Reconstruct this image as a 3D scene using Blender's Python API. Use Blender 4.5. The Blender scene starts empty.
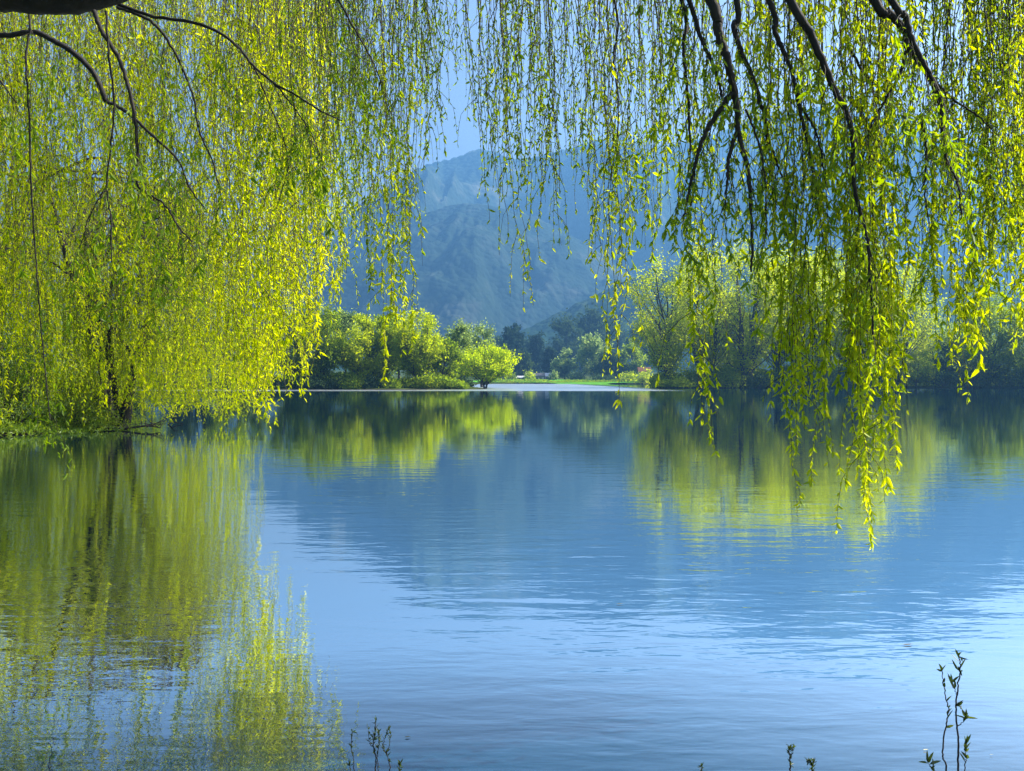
import bpy, math
import numpy as np
R = math.radians
rng = np.random.default_rng(7)
scene = bpy.context.scene
COL = scene.collection
F = 887.0; HC = 1.7; U0 = 512.0; V0 = 380.0

def at(u, v, D):
    "point seen at column u, row v of a level view at depth D"
    return np.array([(u-U0)*D/F, D, HC+(V0-v)*D/F])

# ---------------------------------------------------------------- materials
def new_mat(name):
    m = bpy.data.materials.new(name); m.use_nodes = True
    m.node_tree.nodes.clear(); return m, m.node_tree.nodes, m.node_tree.links

def ramp(n, stops):
    r = n.new('ShaderNodeValToRGB'); e = r.color_ramp.elements
    while len(e) < len(stops): e.new(0.5)
    for k, (p, c) in enumerate(stops):
        e[k].position = p; e[k].color = (*c, 1)
    return r

def leaf_mat(name, c0, c1, c2, trans=0.55, gloss=0.03, tscale=1.9):
    m, n, l = new_mat(name)
    a = n.new('ShaderNodeAttribute'); a.attribute_name = 'tint'
    r = ramp(n, [(0, c0), (0.5, c1), (1, c2)])
    l.new(a.outputs['Fac'], r.inputs[0])
    d = n.new('ShaderNodeBsdfDiffuse'); t = n.new('ShaderNodeBsdfTranslucent')
    g = n.new('ShaderNodeBsdfGlossy'); g.inputs['Roughness'].default_value = 0.42
    g.inputs['Color'].default_value = (0.9, 0.95, 1, 1)
    hs = n.new('ShaderNodeHueSaturation'); hs.inputs['Value'].default_value = tscale
    hs.inputs['Hue'].default_value = 0.494; hs.inputs['Saturation'].default_value = 1.10
    l.new(r.outputs[0], hs.inputs['Color'])
    l.new(r.outputs[0], d.inputs[0]); l.new(hs.outputs[0], t.inputs[0])
    x = n.new('ShaderNodeMixShader'); x.inputs[0].default_value = trans
    l.new(d.outputs[0], x.inputs[1]); l.new(t.outputs[0], x.inputs[2])
    y = n.new('ShaderNodeMixShader'); y.inputs[0].default_value = gloss
    l.new(x.outputs[0], y.inputs[1]); l.new(g.outputs[0], y.inputs[2])
    o = n.new('ShaderNodeOutputMaterial'); l.new(y.outputs[0], o.inputs[0])
    return m

def bark_mat(name, c0, c1, scale=12.0, bump=0.4):
    m, n, l = new_mat(name)
    tc = n.new('ShaderNodeTexCoord'); mp = n.new('ShaderNodeMapping')
    mp.inputs['Scale'].default_value = (1, 1, 0.3)
    l.new(tc.outputs['Object'], mp.inputs[0])
    z = n.new('ShaderNodeTexNoise'); z.inputs['Scale'].default_value = scale; z.inputs['Detail'].default_value = 6
    l.new(mp.outputs[0], z.inputs['Vector'])
    r = ramp(n, [(0.3, c0), (0.7, c1)]); l.new(z.outputs[0], r.inputs[0])
    p = n.new('ShaderNodeBsdfPrincipled'); p.inputs['Roughness'].default_value = 0.85
    l.new(r.outputs[0], p.inputs['Base Color'])
    b = n.new('ShaderNodeBump'); b.inputs['Strength'].default_value = bump; b.inputs['Distance'].default_value = 0.03
    l.new(z.outputs[0], b.inputs['Height']); l.new(b.outputs[0], p.inputs['Normal'])
    o = n.new('ShaderNodeOutputMaterial'); l.new(p.outputs[0], o.inputs[0])
    return m

def flat_mat(name, c, rough=0.8, var=0.2, scale=1.0):
    m, n, l = new_mat(name)
    tc = n.new('ShaderNodeTexCoord')
    z = n.new('ShaderNodeTexNoise'); z.inputs['Scale'].default_value = scale; z.inputs['Detail'].default_value = 5
    l.new(tc.outputs['Object'], z.inputs['Vector'])
    r = ramp(n, [(0.3, tuple(x*(1-var) for x in c)), (0.7, tuple(min(1, x*(1+var)) for x in c))])
    l.new(z.outputs[0], r.inputs[0])
    p = n.new('ShaderNodeBsdfPrincipled'); p.inputs['Roughness'].default_value = rough; p.inputs['Specular IOR Level'].default_value = 0.5 if rough < 0.6 else 0.0
    l.new(r.outputs[0], p.inputs['Base Color'])
    o = n.new('ShaderNodeOutputMaterial'); l.new(p.outputs[0], o.inputs[0])
    return m

M = {}
M['bark'] = bark_mat('willow_bark', (0.007, 0.0055, 0.0045), (0.026, 0.020, 0.015))
M['twig'] = bark_mat('twig_bark', (0.014, 0.012, 0.006), (0.045, 0.036, 0.014), 30, 0.1)
M['far_bark'] = bark_mat('grey_bark', (0.025, 0.02, 0.016), (0.06, 0.05, 0.04), 2.0, 0.3)
M['leaf_near'] = leaf_mat('lit_young_willow_leaf', (0.16, 0.25, 0.014), (0.31, 0.39, 0.018), (0.52, 0.54, 0.025), 0.62, 0.010)
M['leaf_shade'] = leaf_mat('shaded_willow_leaf', (0.09, 0.17, 0.012), (0.20, 0.30, 0.014), (0.40, 0.44, 0.02), 0.58, 0.012)  # darker copy of the leaf above, with shade put into its colour
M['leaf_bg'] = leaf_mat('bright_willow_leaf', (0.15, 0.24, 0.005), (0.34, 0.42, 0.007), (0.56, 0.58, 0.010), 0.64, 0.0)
M['leaf_bush'] = leaf_mat('bush_leaf', (0.08, 0.15, 0.012), (0.17, 0.26, 0.016), (0.28, 0.34, 0.02), 0.55, 0.03)
M['leaf_shoot'] = leaf_mat('shoot_leaf', (0.02, 0.035, 0.008), (0.05, 0.08, 0.012), (0.16, 0.18, 0.02), 0.4, 0.03)
M['leaf_lime'] = leaf_mat('lime_leaf', (0.18, 0.25, 0.012), (0.32, 0.39, 0.016), (0.48, 0.51, 0.020), 0.62, 0.0, 1.9)
M['leaf_mid'] = leaf_mat('mid_green_leaf', (0.10, 0.16, 0.02), (0.18, 0.25, 0.026), (0.28, 0.34, 0.03), 0.62, 0.0, 1.9)
M['leaf_yellow'] = leaf_mat('yellow_green_leaf', (0.24, 0.33, 0.008), (0.36, 0.45, 0.010), (0.48, 0.55, 0.012), 0.62, 0.0, 1.9)
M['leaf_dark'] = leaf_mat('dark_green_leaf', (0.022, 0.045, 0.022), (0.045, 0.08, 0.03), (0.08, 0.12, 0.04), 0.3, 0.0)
M['leaf_conifer'] = leaf_mat('conifer_needle', (0.012, 0.03, 0.018), (0.025, 0.05, 0.028), (0.05, 0.08, 0.035), 0.2, 0.0)
M['leaf_pale'] = leaf_mat('pale_green_leaf', (0.10, 0.15, 0.05), (0.19, 0.26, 0.08), (0.30, 0.37, 0.10), 0.62, 0.0, 1.9)

# ---------------------------------------------------------------- mesh builder
class MB:
    def __init__(s): s.v = []; s.f = []; s.m = []; s.t = []; s.n = 0
    def add(s, v, f, mi=0, tint=0.5):
        v = np.asarray(v, float).reshape(-1, 3); f = np.asarray(f, np.int64).reshape(-1, 4)
        s.v.append(v); s.f.append(f + s.n); s.m.append(np.full(len(f), mi))
        s.t.append(np.broadcast_to(np.asarray(tint, float), (len(v),)).copy()); s.n += len(v)
    def build(s, name, mats, parent=None, smooth=True, loc=None):
        me = bpy.data.meshes.new(name)
        V = np.concatenate(s.v); Fq = np.concatenate(s.f); MI = np.concatenate(s.m); T = np.concatenate(s.t)
        if loc is not None: V = V - np.asarray(loc)
        me.vertices.add(len(V)); me.vertices.foreach_set('co', V.ravel().astype(np.float32))
        me.loops.add(Fq.size); me.loops.foreach_set('vertex_index', Fq.ravel().astype(np.int32))
        me.polygons.add(len(Fq))
        me.polygons.foreach_set('loop_start', (np.arange(len(Fq))*4).astype(np.int32))
        me.polygons.foreach_set('loop_total', np.full(len(Fq), 4, np.int32))
        me.polygons.foreach_set('material_index', MI.astype(np.int32))
        me.polygons.foreach_set('use_smooth', np.full(len(Fq), smooth))
        a = me.attributes.new('tint', 'FLOAT', 'POINT'); a.data.foreach_set('value', T.astype(np.float32))
        for m in (mats if isinstance(mats, (list, tuple)) else [mats]): me.materials.append(m)
        me.update(calc_edges=True); me.validate()
        o = bpy.data.objects.new(name, me); COL.objects.link(o)
        if parent is not None: o.parent = parent
        elif loc is not None: o.location = loc
        return o

def tube(mb, pts, rad, sides=6, mi=0, tint=0.5, cap=True):
    P = np.asarray(pts, float); n = len(P)
    r = np.broadcast_to(np.asarray(rad, float), (n,))
    T = np.gradient(P, axis=0); T /= np.linalg.norm(T, axis=1)[:, None] + 1e-9
    ref = np.array([0.0, 0, 1]) if abs(T[0][2]) < 0.8 else np.array([1.0, 0, 0])
    A = np.cross(T, ref); A /= np.linalg.norm(A, axis=1)[:, None] + 1e-9
    B = np.cross(T, A)
    th = np.linspace(0, 2*np.pi, sides, endpoint=False)
    V = P[:, None, :] + r[:, None, None]*(np.cos(th)[None, :, None]*A[:, None, :] + np.sin(th)[None, :, None]*B[:, None, :])
    i = np.arange(n-1)[:, None]*sides; j = np.arange(sides)[None, :]; k = (j+1) % sides
    Fc = np.stack([i+j, i+k, i+sides+k, i+sides+j], -1).reshape(-1, 4)
    mb.add(V.reshape(-1, 3), Fc, mi, tint)

def smooth_path(pts, n):
    "Catmull-Rom through the points"
    P = np.asarray(pts, float)
    if len(P) == 2: return P[0] + (P[1]-P[0])*np.linspace(0, 1, n)[:, None]
    Q = np.vstack([2*P[0]-P[1], P, 2*P[-1]-P[-2]])
    t = np.linspace(0, len(P)-1-1e-6, n); i = t.astype(int); f = (t-i)[:, None]
    a, b, c, d = Q[i], Q[i+1], Q[i+2], Q[i+3]
    return 0.5*((2*b)+(-a+c)*f+(2*a-5*b+4*c-d)*f**2+(-a+3*b-3*c+d)*f**3)

def unit(v): return v/(np.linalg.norm(v, axis=-1, keepdims=True)+1e-9)

def leaves(mb, P, Dr, L, W, mi, tint, fine=False, curl=0.15):
    "lance-shaped leaves folded on the midrib, at P pointing along Dr"
    N = len(P)
    if N == 0: return
    Dr = unit(Dr); S = unit(np.cross(Dr, rng.normal(size=(N, 3)))); Nn = np.cross(Dr, S)
    L = np.broadcast_to(L, (N,))[:, None]; W = np.broadcast_to(W, (N,))[:, None]
    if fine:
        b = P; tip = P + Dr*L - Nn*L*curl
        l1 = P + Dr*L*0.30 + S*W*0.5 + Nn*W*0.15; l2 = P + Dr*L*0.68 + S*W*0.38 - Nn*(L*curl*0.45 - W*0.12)
        r1 = P + Dr*L*0.30 - S*W*0.5 + Nn*W*0.15; r2 = P + Dr*L*0.68 - S*W*0.38 - Nn*(L*curl*0.45 - W*0.12)
        V = np.stack([b, l1, l2, tip, r2, r1], 1).reshape(-1, 3)
        k = np.arange(N)[:, None]*6
        Fc = np.concatenate([k+np.array([[0, 1, 2, 3]]), k+np.array([[0, 3, 4, 5]])])
        mb.add(V, Fc, mi, np.repeat(tint, 6))
    else:
        V = np.stack([P, P+Dr*L*0.45+S*W*0.5, P+Dr*L-Nn*L*curl, P+Dr*L*0.45-S*W*0.5], 1).reshape(-1, 3)
        k = np.arange(N)[:, None]*4
        mb.add(V, k+np.array([[0, 1, 2, 3]]), mi, np.repeat(tint, 4))

def tag(o, label=None, cat=None, group=None, kind=None):
    if label: o['label'] = label
    if cat: o['category'] = cat
    if group: o['group'] = group
    if kind: o['kind'] = kind
    return o
def empty(name, loc, label=None, cat=None, group=None):
    o = bpy.data.objects.new(name, None); COL.objects.link(o); o.location = loc; o.empty_display_size = 0.3
    return tag(o, label, cat, group)

# ---------------------------------------------------------------- noise
def vnoise(x, y, seed=0):
    xi = np.floor(x).astype(np.int64); yi = np.floor(y).astype(np.int64); xf = x-xi; yf = y-yi
    def h(a, b):
        n = (a*374761393 + b*668265263 + seed*974711) & 0xffffffff
        n = ((n ^ (n >> 13))*1274126177) & 0xffffffff
        return ((n ^ (n >> 16)) & 0xffff)/65535.0
    u = xf*xf*(3-2*xf); v = yf*yf*(3-2*yf)
    return (h(xi, yi)*(1-u)+h(xi+1, yi)*u)*(1-v)+(h(xi, yi+1)*(1-u)+h(xi+1, yi+1)*u)*v
def fbm(x, y, o=5, seed=0, g=0.5):
    s = 0; a = 1; t = 0
    for k in range(o): s = s+a*vnoise(x*2**k, y*2**k, seed+k); t += a; a *= g
    return s/t
def rfbm(x, y, o=5, seed=0):
    s = 0; a = 1; t = 0
    for k in range(o): s = s+a*(1-abs(2*vnoise(x*2**k, y*2**k, seed+k)-1)); t += a; a *= 0.5
    return s/t

# ---------------------------------------------------------------- the lake and the ground
LAKE = np.array([(-4.2,2.9),(0,3.0),(6,2.6),(15,0),(40,-6),(90,0),(150,40),(190,110),(205,190),(150,194),(125,189),(108,191),(92,187),
 (75,189),(62,186),(50,187),(40,184),(33,184),(29.5,186),(29.5,192),(38,230),(48,300),(60,372),(45,384),(20,388),(0,386),(-12,376),(-15,320),(-11,240),(-7,185),(-4.5,168),
 (-6,160),(-12,157),(-22,154),(-30,156),(-42,153),(-60,154),(-95,144),(-112,110),(-90,72),(-50,52),(-35,45),(-24,38),(-18,35.5),(-15.2,33),
 (-14.2,30.6),(-14.8,28.6),(-16.6,26.5),(-16.6,22),(-13,17),(-10.4,12.5),(-7.6,8),(-5.6,4.8)], float)
def lake_sd(X, Y):
    "distance to the shore, negative on water"
    sh = X.shape; p = np.stack([X.ravel(), Y.ravel()], -1)
    d = np.full(len(p), 1e9); ins = np.zeros(len(p), bool)
    A = LAKE; B = np.roll(LAKE, -1, 0)
    for a, b in zip(A, B):
        e = b-a; w = p-a; t = np.clip((w@e)/(e@e), 0, 1)
        d = np.minimum(d, np.linalg.norm(w-t[:, None]*e, axis=1))
        c = ((a[1] <= p[:, 1]) != (b[1] <= p[:, 1])) & (p[:, 0] < (b[0]-a[0])*(p[:, 1]-a[1])/(b[1]-a[1]+1e-12)+a[0])
        ins ^= c
    return np.where(ins, -d, d).reshape(sh)
def ground_z(X, Y):
    X = np.asarray(X, float); Y = np.asarray(Y, float)
    s = lake_sd(X, Y); r = np.hypot(X, Y)
    s = s + (fbm(X*0.7, Y*0.7, 3, 3)-0.5)*np.clip(r*0.03, 0.15, 1.5)
    land = 0.28*(1-np.exp(-np.maximum(s, 0)/0.9)) + 0.12*(fbm(X*0.3, Y*0.3, 4, 9)-0.5)*np.clip(s, 0, 1)
    land = land + np.clip(s, 0, 60)*0.012 + np.clip(s-60, 0, 800)*0.02
    return np.where(s > 0, land, np.maximum(s*0.45, -2.5))
def gz(x, y): return float(ground_z(np.array([x]), np.array([y]))[0])

def ground_mat():
    m, n, l = new_mat('bank_ground')
    tc = n.new('ShaderNodeTexCoord')
    z = n.new('ShaderNodeTexNoise'); z.inputs['Scale'].default_value = 0.35; z.inputs['Detail'].default_value = 8
    z2 = n.new('ShaderNodeTexNoise'); z2.inputs['Scale'].default_value = 9; z2.inputs['Detail'].default_value = 6
    l.new(tc.outputs['Object'], z.inputs['Vector']); l.new(tc.outputs['Object'], z2.inputs['Vector'])
    r = ramp(n, [(0.35, (0.035, 0.045, 0.018)), (0.5, (0.06, 0.09, 0.02)), (0.68, (0.10, 0.13, 0.03))])
    l.new(z.outputs[0], r.inputs[0])
    mu = n.new('ShaderNodeMixRGB'); mu.blend_type = 'MULTIPLY'; mu.inputs[0].default_value = 0.7
    r2 = ramp(n, [(0.3, (0.45, 0.45, 0.4)), (0.7, (1.0, 1.0, 0.95))]); l.new(z2.outputs[0], r2.inputs[0])
    l.new(r.outputs[0], mu.inputs[1]); l.new(r2.outputs[0], mu.inputs[2])
    # wet mud at the water's edge
    sx = n.new('ShaderNodeSeparateXYZ'); l.new(tc.outputs['Object'], sx.inputs[0])
    mr = n.new('ShaderNodeMapRange'); mr.inputs['From Min'].default_value = 0.05; mr.inputs['From Max'].default_value = 0.22
    l.new(sx.outputs['Z'], mr.inputs['Value'])
    mx = n.new('ShaderNodeMixRGB'); mx.inputs[1].default_value = (0.03, 0.025, 0.018, 1)
    l.new(mr.outputs[0], mx.inputs[0]); l.new(mu.outputs[0], mx.inputs[2])
    p = n.new('ShaderNodeBsdfPrincipled'); p.inputs['Roughness'].default_value = 1.0; p.inputs['Specular IOR Level'].default_value = 0.0
    b = n.new('ShaderNodeBump'); b.inputs['Strength'].default_value = 0.6; b.inputs['Distance'].default_value = 0.05
    l.new(z2.outputs[0], b.inputs['Height']); l.new(b.outputs[0], p.inputs['Normal'])
    l.new(mx.outputs[0], p.inputs['Base Color'])
    o = n.new('ShaderNodeOutputMaterial'); l.new(p.outputs[0], o.inputs[0])
    return m

def build_ground():
    rr = np.concatenate([[0.02], np.geomspace(0.6, 3200, 260)])
    th = np.unique(np.concatenate([np.linspace(-38, 38, 260), np.linspace(38, 322, 150)]))[:-1]
    th = R(1)*th; n = len(th)
    Rr, Th = np.meshgrid(rr, th, indexing='ij')
    X = Rr*np.sin(Th); Y = Rr*np.cos(Th); Z = ground_z(X, Y)
    V = np.stack([X, Y, Z], -1).reshape(-1, 3)
    i = np.arange(len(rr)-1)[:, None]*n; j = np.arange(n)[None, :]; k = (j+1) % n
    mb = MB(); mb.add(V, np.stack([i+j, i+n+j, i+n+k, i+k], -1).reshape(-1, 4))
    return tag(mb.build('ground', ground_mat()), 'grassy lake bank and low land around the water', kind='structure')
build_ground()

def water_mat():
    m, n, l = new_mat('lake_water')
    tc = n.new('ShaderNodeTexCoord')
    def nz(sx, sy, scale, detail, rough=0.5, dist=0.0, rot=0.0):
        mp = n.new('ShaderNodeMapping'); mp.inputs['Scale'].default_value = (sx, sy, 1); mp.inputs['Rotation'].default_value = (0, 0, R(rot))
        l.new(tc.outputs['Object'], mp.inputs[0])
        z = n.new('ShaderNodeTexNoise'); z.inputs['Scale'].default_value = scale; z.inputs['Detail'].default_value = detail
        z.inputs['Roughness'].default_value = rough; z.inputs['Distortion'].default_value = dist
        l.new(mp.outputs[0], z.inputs['Vector']); return z.outputs[0]
    def math_(op, a, b=None):
        q = n.new('ShaderNodeMath'); q.operation = op
        for k, x in enumerate((a, b)):
            if x is None: continue
            if isinstance(x, (int, float)): q.inputs[k].default_value = x
            else: l.new(x, q.inputs[k])
        return q.outputs[0]
    sx = n.new('ShaderNodeSeparateXYZ'); l.new(tc.outputs['Object'], sx.inputs[0])
    X, Y = sx.outputs['X'], sx.outputs['Y']
    ripple = nz(0.55, 1.6, 2.4, 3, 0.5, 0.4, -4)      # ~0.3 m ripples
    fine = nz(0.6, 1.5, 8.0, 2, 0.5, 0.2, 3)           # ~8 cm
    swell = nz(0.5, 1.0, 0.9, 2, 0.45, 0.6, -8)        # 1 m
    calm = nz(1, 1, 0.16, 3, 0.55)                     # patches of breeze
    cr = n.new('ShaderNodeMapRange'); cr.inputs['From Min'].default_value = 0.38; cr.inputs['From Max'].default_value = 0.62
    cr.inputs['To Min'].default_value = 0.35; cr.inputs['To Max'].default_value = 1.25
    l.new(calm, cr.inputs['Value']); K0 = cr.outputs[0]
    far = n.new('ShaderNodeMapRange'); far.inputs['From Min'].default_value = 7; far.inputs['From Max'].default_value = 26
    far.inputs['To Min'].default_value = 1.0; far.inputs['To Max'].default_value = 0.28; l.new(Y, far.inputs['Value'])
    K = math_('MULTIPLY', K0, far.outputs[0])
    h1 = math_('MULTIPLY', math_('MULTIPLY', ripple, 0.0054), K)
    h2 = math_('MULTIPLY', math_('MULTIPLY', fine, 0.0016), K)
    h3 = math_('MULTIPLY', math_('MULTIPLY', swell, 0.0055), far.outputs[0])
    longr = nz(0.16, 1.0, 4.2, 2, 0.4, 0.5, 5)
    h4 = math_('MULTIPLY', math_('MULTIPLY', longr, 0.0020), far.outputs[0])
    H = math_('ADD', math_('ADD', math_('ADD', h1, h2), h3), h4)
    b = n.new('ShaderNodeBump'); b.inputs['Strength'].default_value = 1.0; b.inputs['Distance'].default_value = 1.0
    l.new(H, b.inputs['Height'])
    # breeze-roughened far water
    edge = nz(0.02, 0.05, 1, 3)
    ye = math_('ADD', Y, math_('MULTIPLY', math_('SUBTRACT', edge, 0.5), 12))
    def sm(v, a, c):
        q = n.new('ShaderNodeMapRange'); q.interpolation_type = 'SMOOTHSTEP'
        q.inputs['From Min'].default_value = a; q.inputs['From Max'].default_value = c
        l.new(v, q.inputs['Value']); return q.outputs[0]
    m1 = sm(ye, 133, 140)
    m2 = math_('SUBTRACT', 1.0, sm(X, 22, 32))
    mask = math_('MULTIPLY', m1, m2)
    rg = n.new('ShaderNodeMapRange'); rg.inputs['To Min'].default_value = 0.012; rg.inputs['To Max'].default_value = 0.30
    l.new(mask, rg.inputs['Value'])
    gl = n.new('ShaderNodeBsdfGlossy'); gl.inputs['Color'].default_value = (0.88, 0.905, 0.90, 1)
    l.new(rg.outputs[0], gl.inputs['Roughness']); l.new(b.outputs[0], gl.inputs['Normal'])
    df = n.new('ShaderNodeBsdfDiffuse'); df.inputs['Color'].default_value = (0.003, 0.032, 0.066, 1)
    fr = n.new('ShaderNodeFresnel'); fr.inputs['IOR'].default_value = 1.9; l.new(b.outputs[0], fr.inputs['Normal'])
    mr = n.new('ShaderNodeMapRange'); mr.inputs['From Min'].default_value = 0.18; mr.inputs['From Max'].default_value = 0.275
    mr.inputs['To Min'].default_value = 0.18; mr.inputs['To Max'].default_value = 0.95
    l.new(fr.outputs[0], mr.inputs['Value'])
    x = n.new('ShaderNodeMixShader'); l.new(mr.outputs[0], x.inputs[0]); l.new(df.outputs[0], x.inputs[1]); l.new(gl.outputs[0], x.inputs[2])
    o = n.new('ShaderNodeOutputMaterial'); l.new(x.outputs[0], o.inputs[0])
    return m
def build_water():
    mb = MB(); xs = np.linspace(-140, 230, 60); ys = np.linspace(-20, 420, 60)
    X, Y = np.meshgrid(xs, ys, indexing='ij'); V = np.stack([X, Y, 0*X], -1).reshape(-1, 3)
    i = np.arange(59)[:, None]*60; j = np.arange(59)[None, :]
    mb.add(V, np.stack([i+j, i+60+j, i+61+j, i+1+j], -1).reshape(-1, 4))
    return tag(mb.build('water', water_mat()), 'calm blue lake water with fine ripples', kind='structure')
build_water()

# lawn at the head of the bay
def build_lawn():
    m = flat_mat('lawn_grass', (0.09, 0.26, 0.02), 0.9, 0.25, 0.08)
    mb = MB(); nx, ny = 40, 16
    a = np.linspace(0, 1, nx); b = np.linspace(0, 1, ny)
    A, B = np.meshgrid(a, b, indexing='ij')
    X = -22 + 85*A + 8*B; Y = 389 + 5*np.sin(A*7) + B*44*np.sin(np.clip(A*1.05+0.06, 0, 1)*np.pi)**0.5
    Z = ground_z(X, Y)+0.25+B*0.9
    i = np.arange(nx-1)[:, None]*ny; j = np.arange(ny-1)[None, :]
    mb.add(np.stack([X, Y, Z], -1).reshape(-1, 3), np.stack([i+j, i+ny+j, i+ny+1+j, i+1+j], -1).reshape(-1, 4))
    tag(mb.build('lawn', m), 'bright green lawn at the far head of the lake', kind='structure')
build_lawn()

# ---------------------------------------------------------------- mountains
def hill_mat(name, c0, c1, c2, s):
    m, n, l = new_mat(name)
    tc = n.new('ShaderNodeTexCoord')
    z = n.new('ShaderNodeTexNoise'); z.inputs['Scale'].default_value = 0.006*s; z.inputs['Detail'].default_value = 7; z.inputs['Roughness'].default_value = 0.62
    z2 = n.new('ShaderNodeTexVoronoi'); z2.inputs['Scale'].default_value = 0.06*s; z2.inputs['Randomness'].default_value = 1.0
    l.new(tc.outputs['Object'], z.inputs['Vector']); l.new(tc.outputs['Object'], z2.inputs['Vector'])
    r = ramp(n, [(0.35, c0), (0.52, c1), (0.68, c2)]); l.new(z.outputs[0], r.inputs[0])  # palest tone paints sunlit patches over the mottled slopes
    p = n.new('ShaderNodeBsdfPrincipled'); p.inputs['Roughness'].default_value = 1.0; p.inputs['Specular IOR Level'].default_value = 0.0
    l.new(r.outputs[0], p.inputs['Base Color'])
    b = n.new('ShaderNodeBump'); b.inputs['Strength'].default_value = 0.7; b.inputs['Distance'].default_value = 7/s; b.invert = True
    l.new(z2.outputs['Distance'], b.inputs['Height']); l.new(b.outputs[0], p.inputs['Normal'])
    o = n.new('ShaderNodeOutputMaterial'); l.new(p.outputs[0], o.inputs[0])
    return m
def mountain(name, label, prof, Dr, front, back, mat, seed, rough=1.0, base=4.0):
    pu = np.array([p[0] for p in prof], float); pv = np.array([p[1] for p in prof], float)
    us = np.unique(np.concatenate([np.linspace(-700, -60, 90), np.linspace(-60, 1090, 620), np.linspace(1090, 1900, 90)]))
    ts = np.concatenate([np.linspace(-1, 0, 110), np.linspace(0, 1, 30)[1:]])
    U, T = np.meshgrid(us, ts, indexing='ij')
    X = (U-U0)*Dr/F
    wob = (fbm(X/500, T*0+seed, 4, seed)-0.5)*0.25*front
    Y = Dr + wob*(1-abs(T)) + np.where(T < 0, T*front, T*back)
    Hh = np.interp(U, pu, (V0-pv))*Dr/F
    Hh = np.interp(U, pu, (V0-pv))*(Dr+wob)/F + HC
    k = np.where(T < 0, (1+T), (1-T))
    w = np.clip(1-k, 0, 1)
    shape = k**1.15
    rid = rfbm(X/420 + (fbm(X/300, T*2, 3, seed+5)-0.5)*0.9, T*0.7+seed, 6, seed+11)-0.55
    rid2 = fbm(X/60, Y/60, 5, seed+17)-0.5
    Z = Hh*shape + rid*Hh*0.95*np.sin(np.pi*np.clip(k, 0, 1))**1.0*rough + rid2*44*rough*np.sin(np.pi*np.clip(k, 0, 1))**0.7
    Z = Z + (fbm(X/9, Y/9, 3, seed+23)-0.5)*13*(Dr/2600)*np.clip(k*4, 0, 1) + (fbm(X/70, Y*0, 3, seed+29)-0.5)*14*(Dr/2600)*np.clip(k*2, 0, 1)
    # never higher in view than the ridge line
    lim = Hh/(Dr+wob)*Y*0.985
    Z = np.where((T < -0.03) & (Z > lim), lim, Z)
    Z = Z - base*(1-k)
    ny = len(ts); i = np.arange(len(us)-1)[:, None]*ny; j = np.arange(ny-1)[None, :]
    mb = MB(); mb.add(np.stack([X, Y, Z], -1).reshape(-1, 3), np.stack([i+j, i+ny+j, i+ny+1+j, i+1+j], -1).reshape(-1, 4))
    return tag(mb.build(name, mat), label, kind='structure')
mountain('mountain', 'highest hazy blue mountain ridge behind the lake',
  [(-700,300),(-200,290),(100,290),(250,268),(330,228),(380,200),(411,178),(430,165),(455,157),(480,150),(505,156),(530,160),(560,152),(590,143),(620,140),(660,146),(700,138),(760,118),(820,108),(870,118),(940,150),(1000,186),(1060,215),(1200,250),(1500,290),(1900,300)],
  2600, 850, 500, hill_mat('mountain_woods', (0.018, 0.032, 0.026), (0.032, 0.052, 0.036), (0.11, 0.12, 0.10), 1.0), 1, 1.2)
mountain('mountain', 'rounded wooded mountain spur in front of the highest ridge',
  [(-700,320),(0,335),(200,322),(290,300),(330,283),(380,240),(411,219),(440,209),(470,203),(500,207),(540,218),(580,240),(620,268),(680,300),(760,330),(900,345),(1400,345),(1900,345)],
  1900, 560, 330, hill_mat('spur_woods', (0.014, 0.026, 0.02), (0.026, 0.044, 0.03), (0.06, 0.07, 0.06), 1.4), 2, 1.0)
mountain('hill', 'low wooded foothill rising to the right behind the far trees',
  [(-700,366),(200,366),(400,360),(480,345),(520,331),(545,320),(570,308),(600,294),(640,277),(700,262),(760,252),(850,256),(930,270),(985,285),(1030,298),(1100,312),(1300,320),(1900,330)],
  1150, 340, 240, hill_mat('foothill_woods', (0.012, 0.03, 0.014), (0.024, 0.05, 0.02), (0.06, 0.085, 0.04), 2.0), 3, 0.9)

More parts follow.
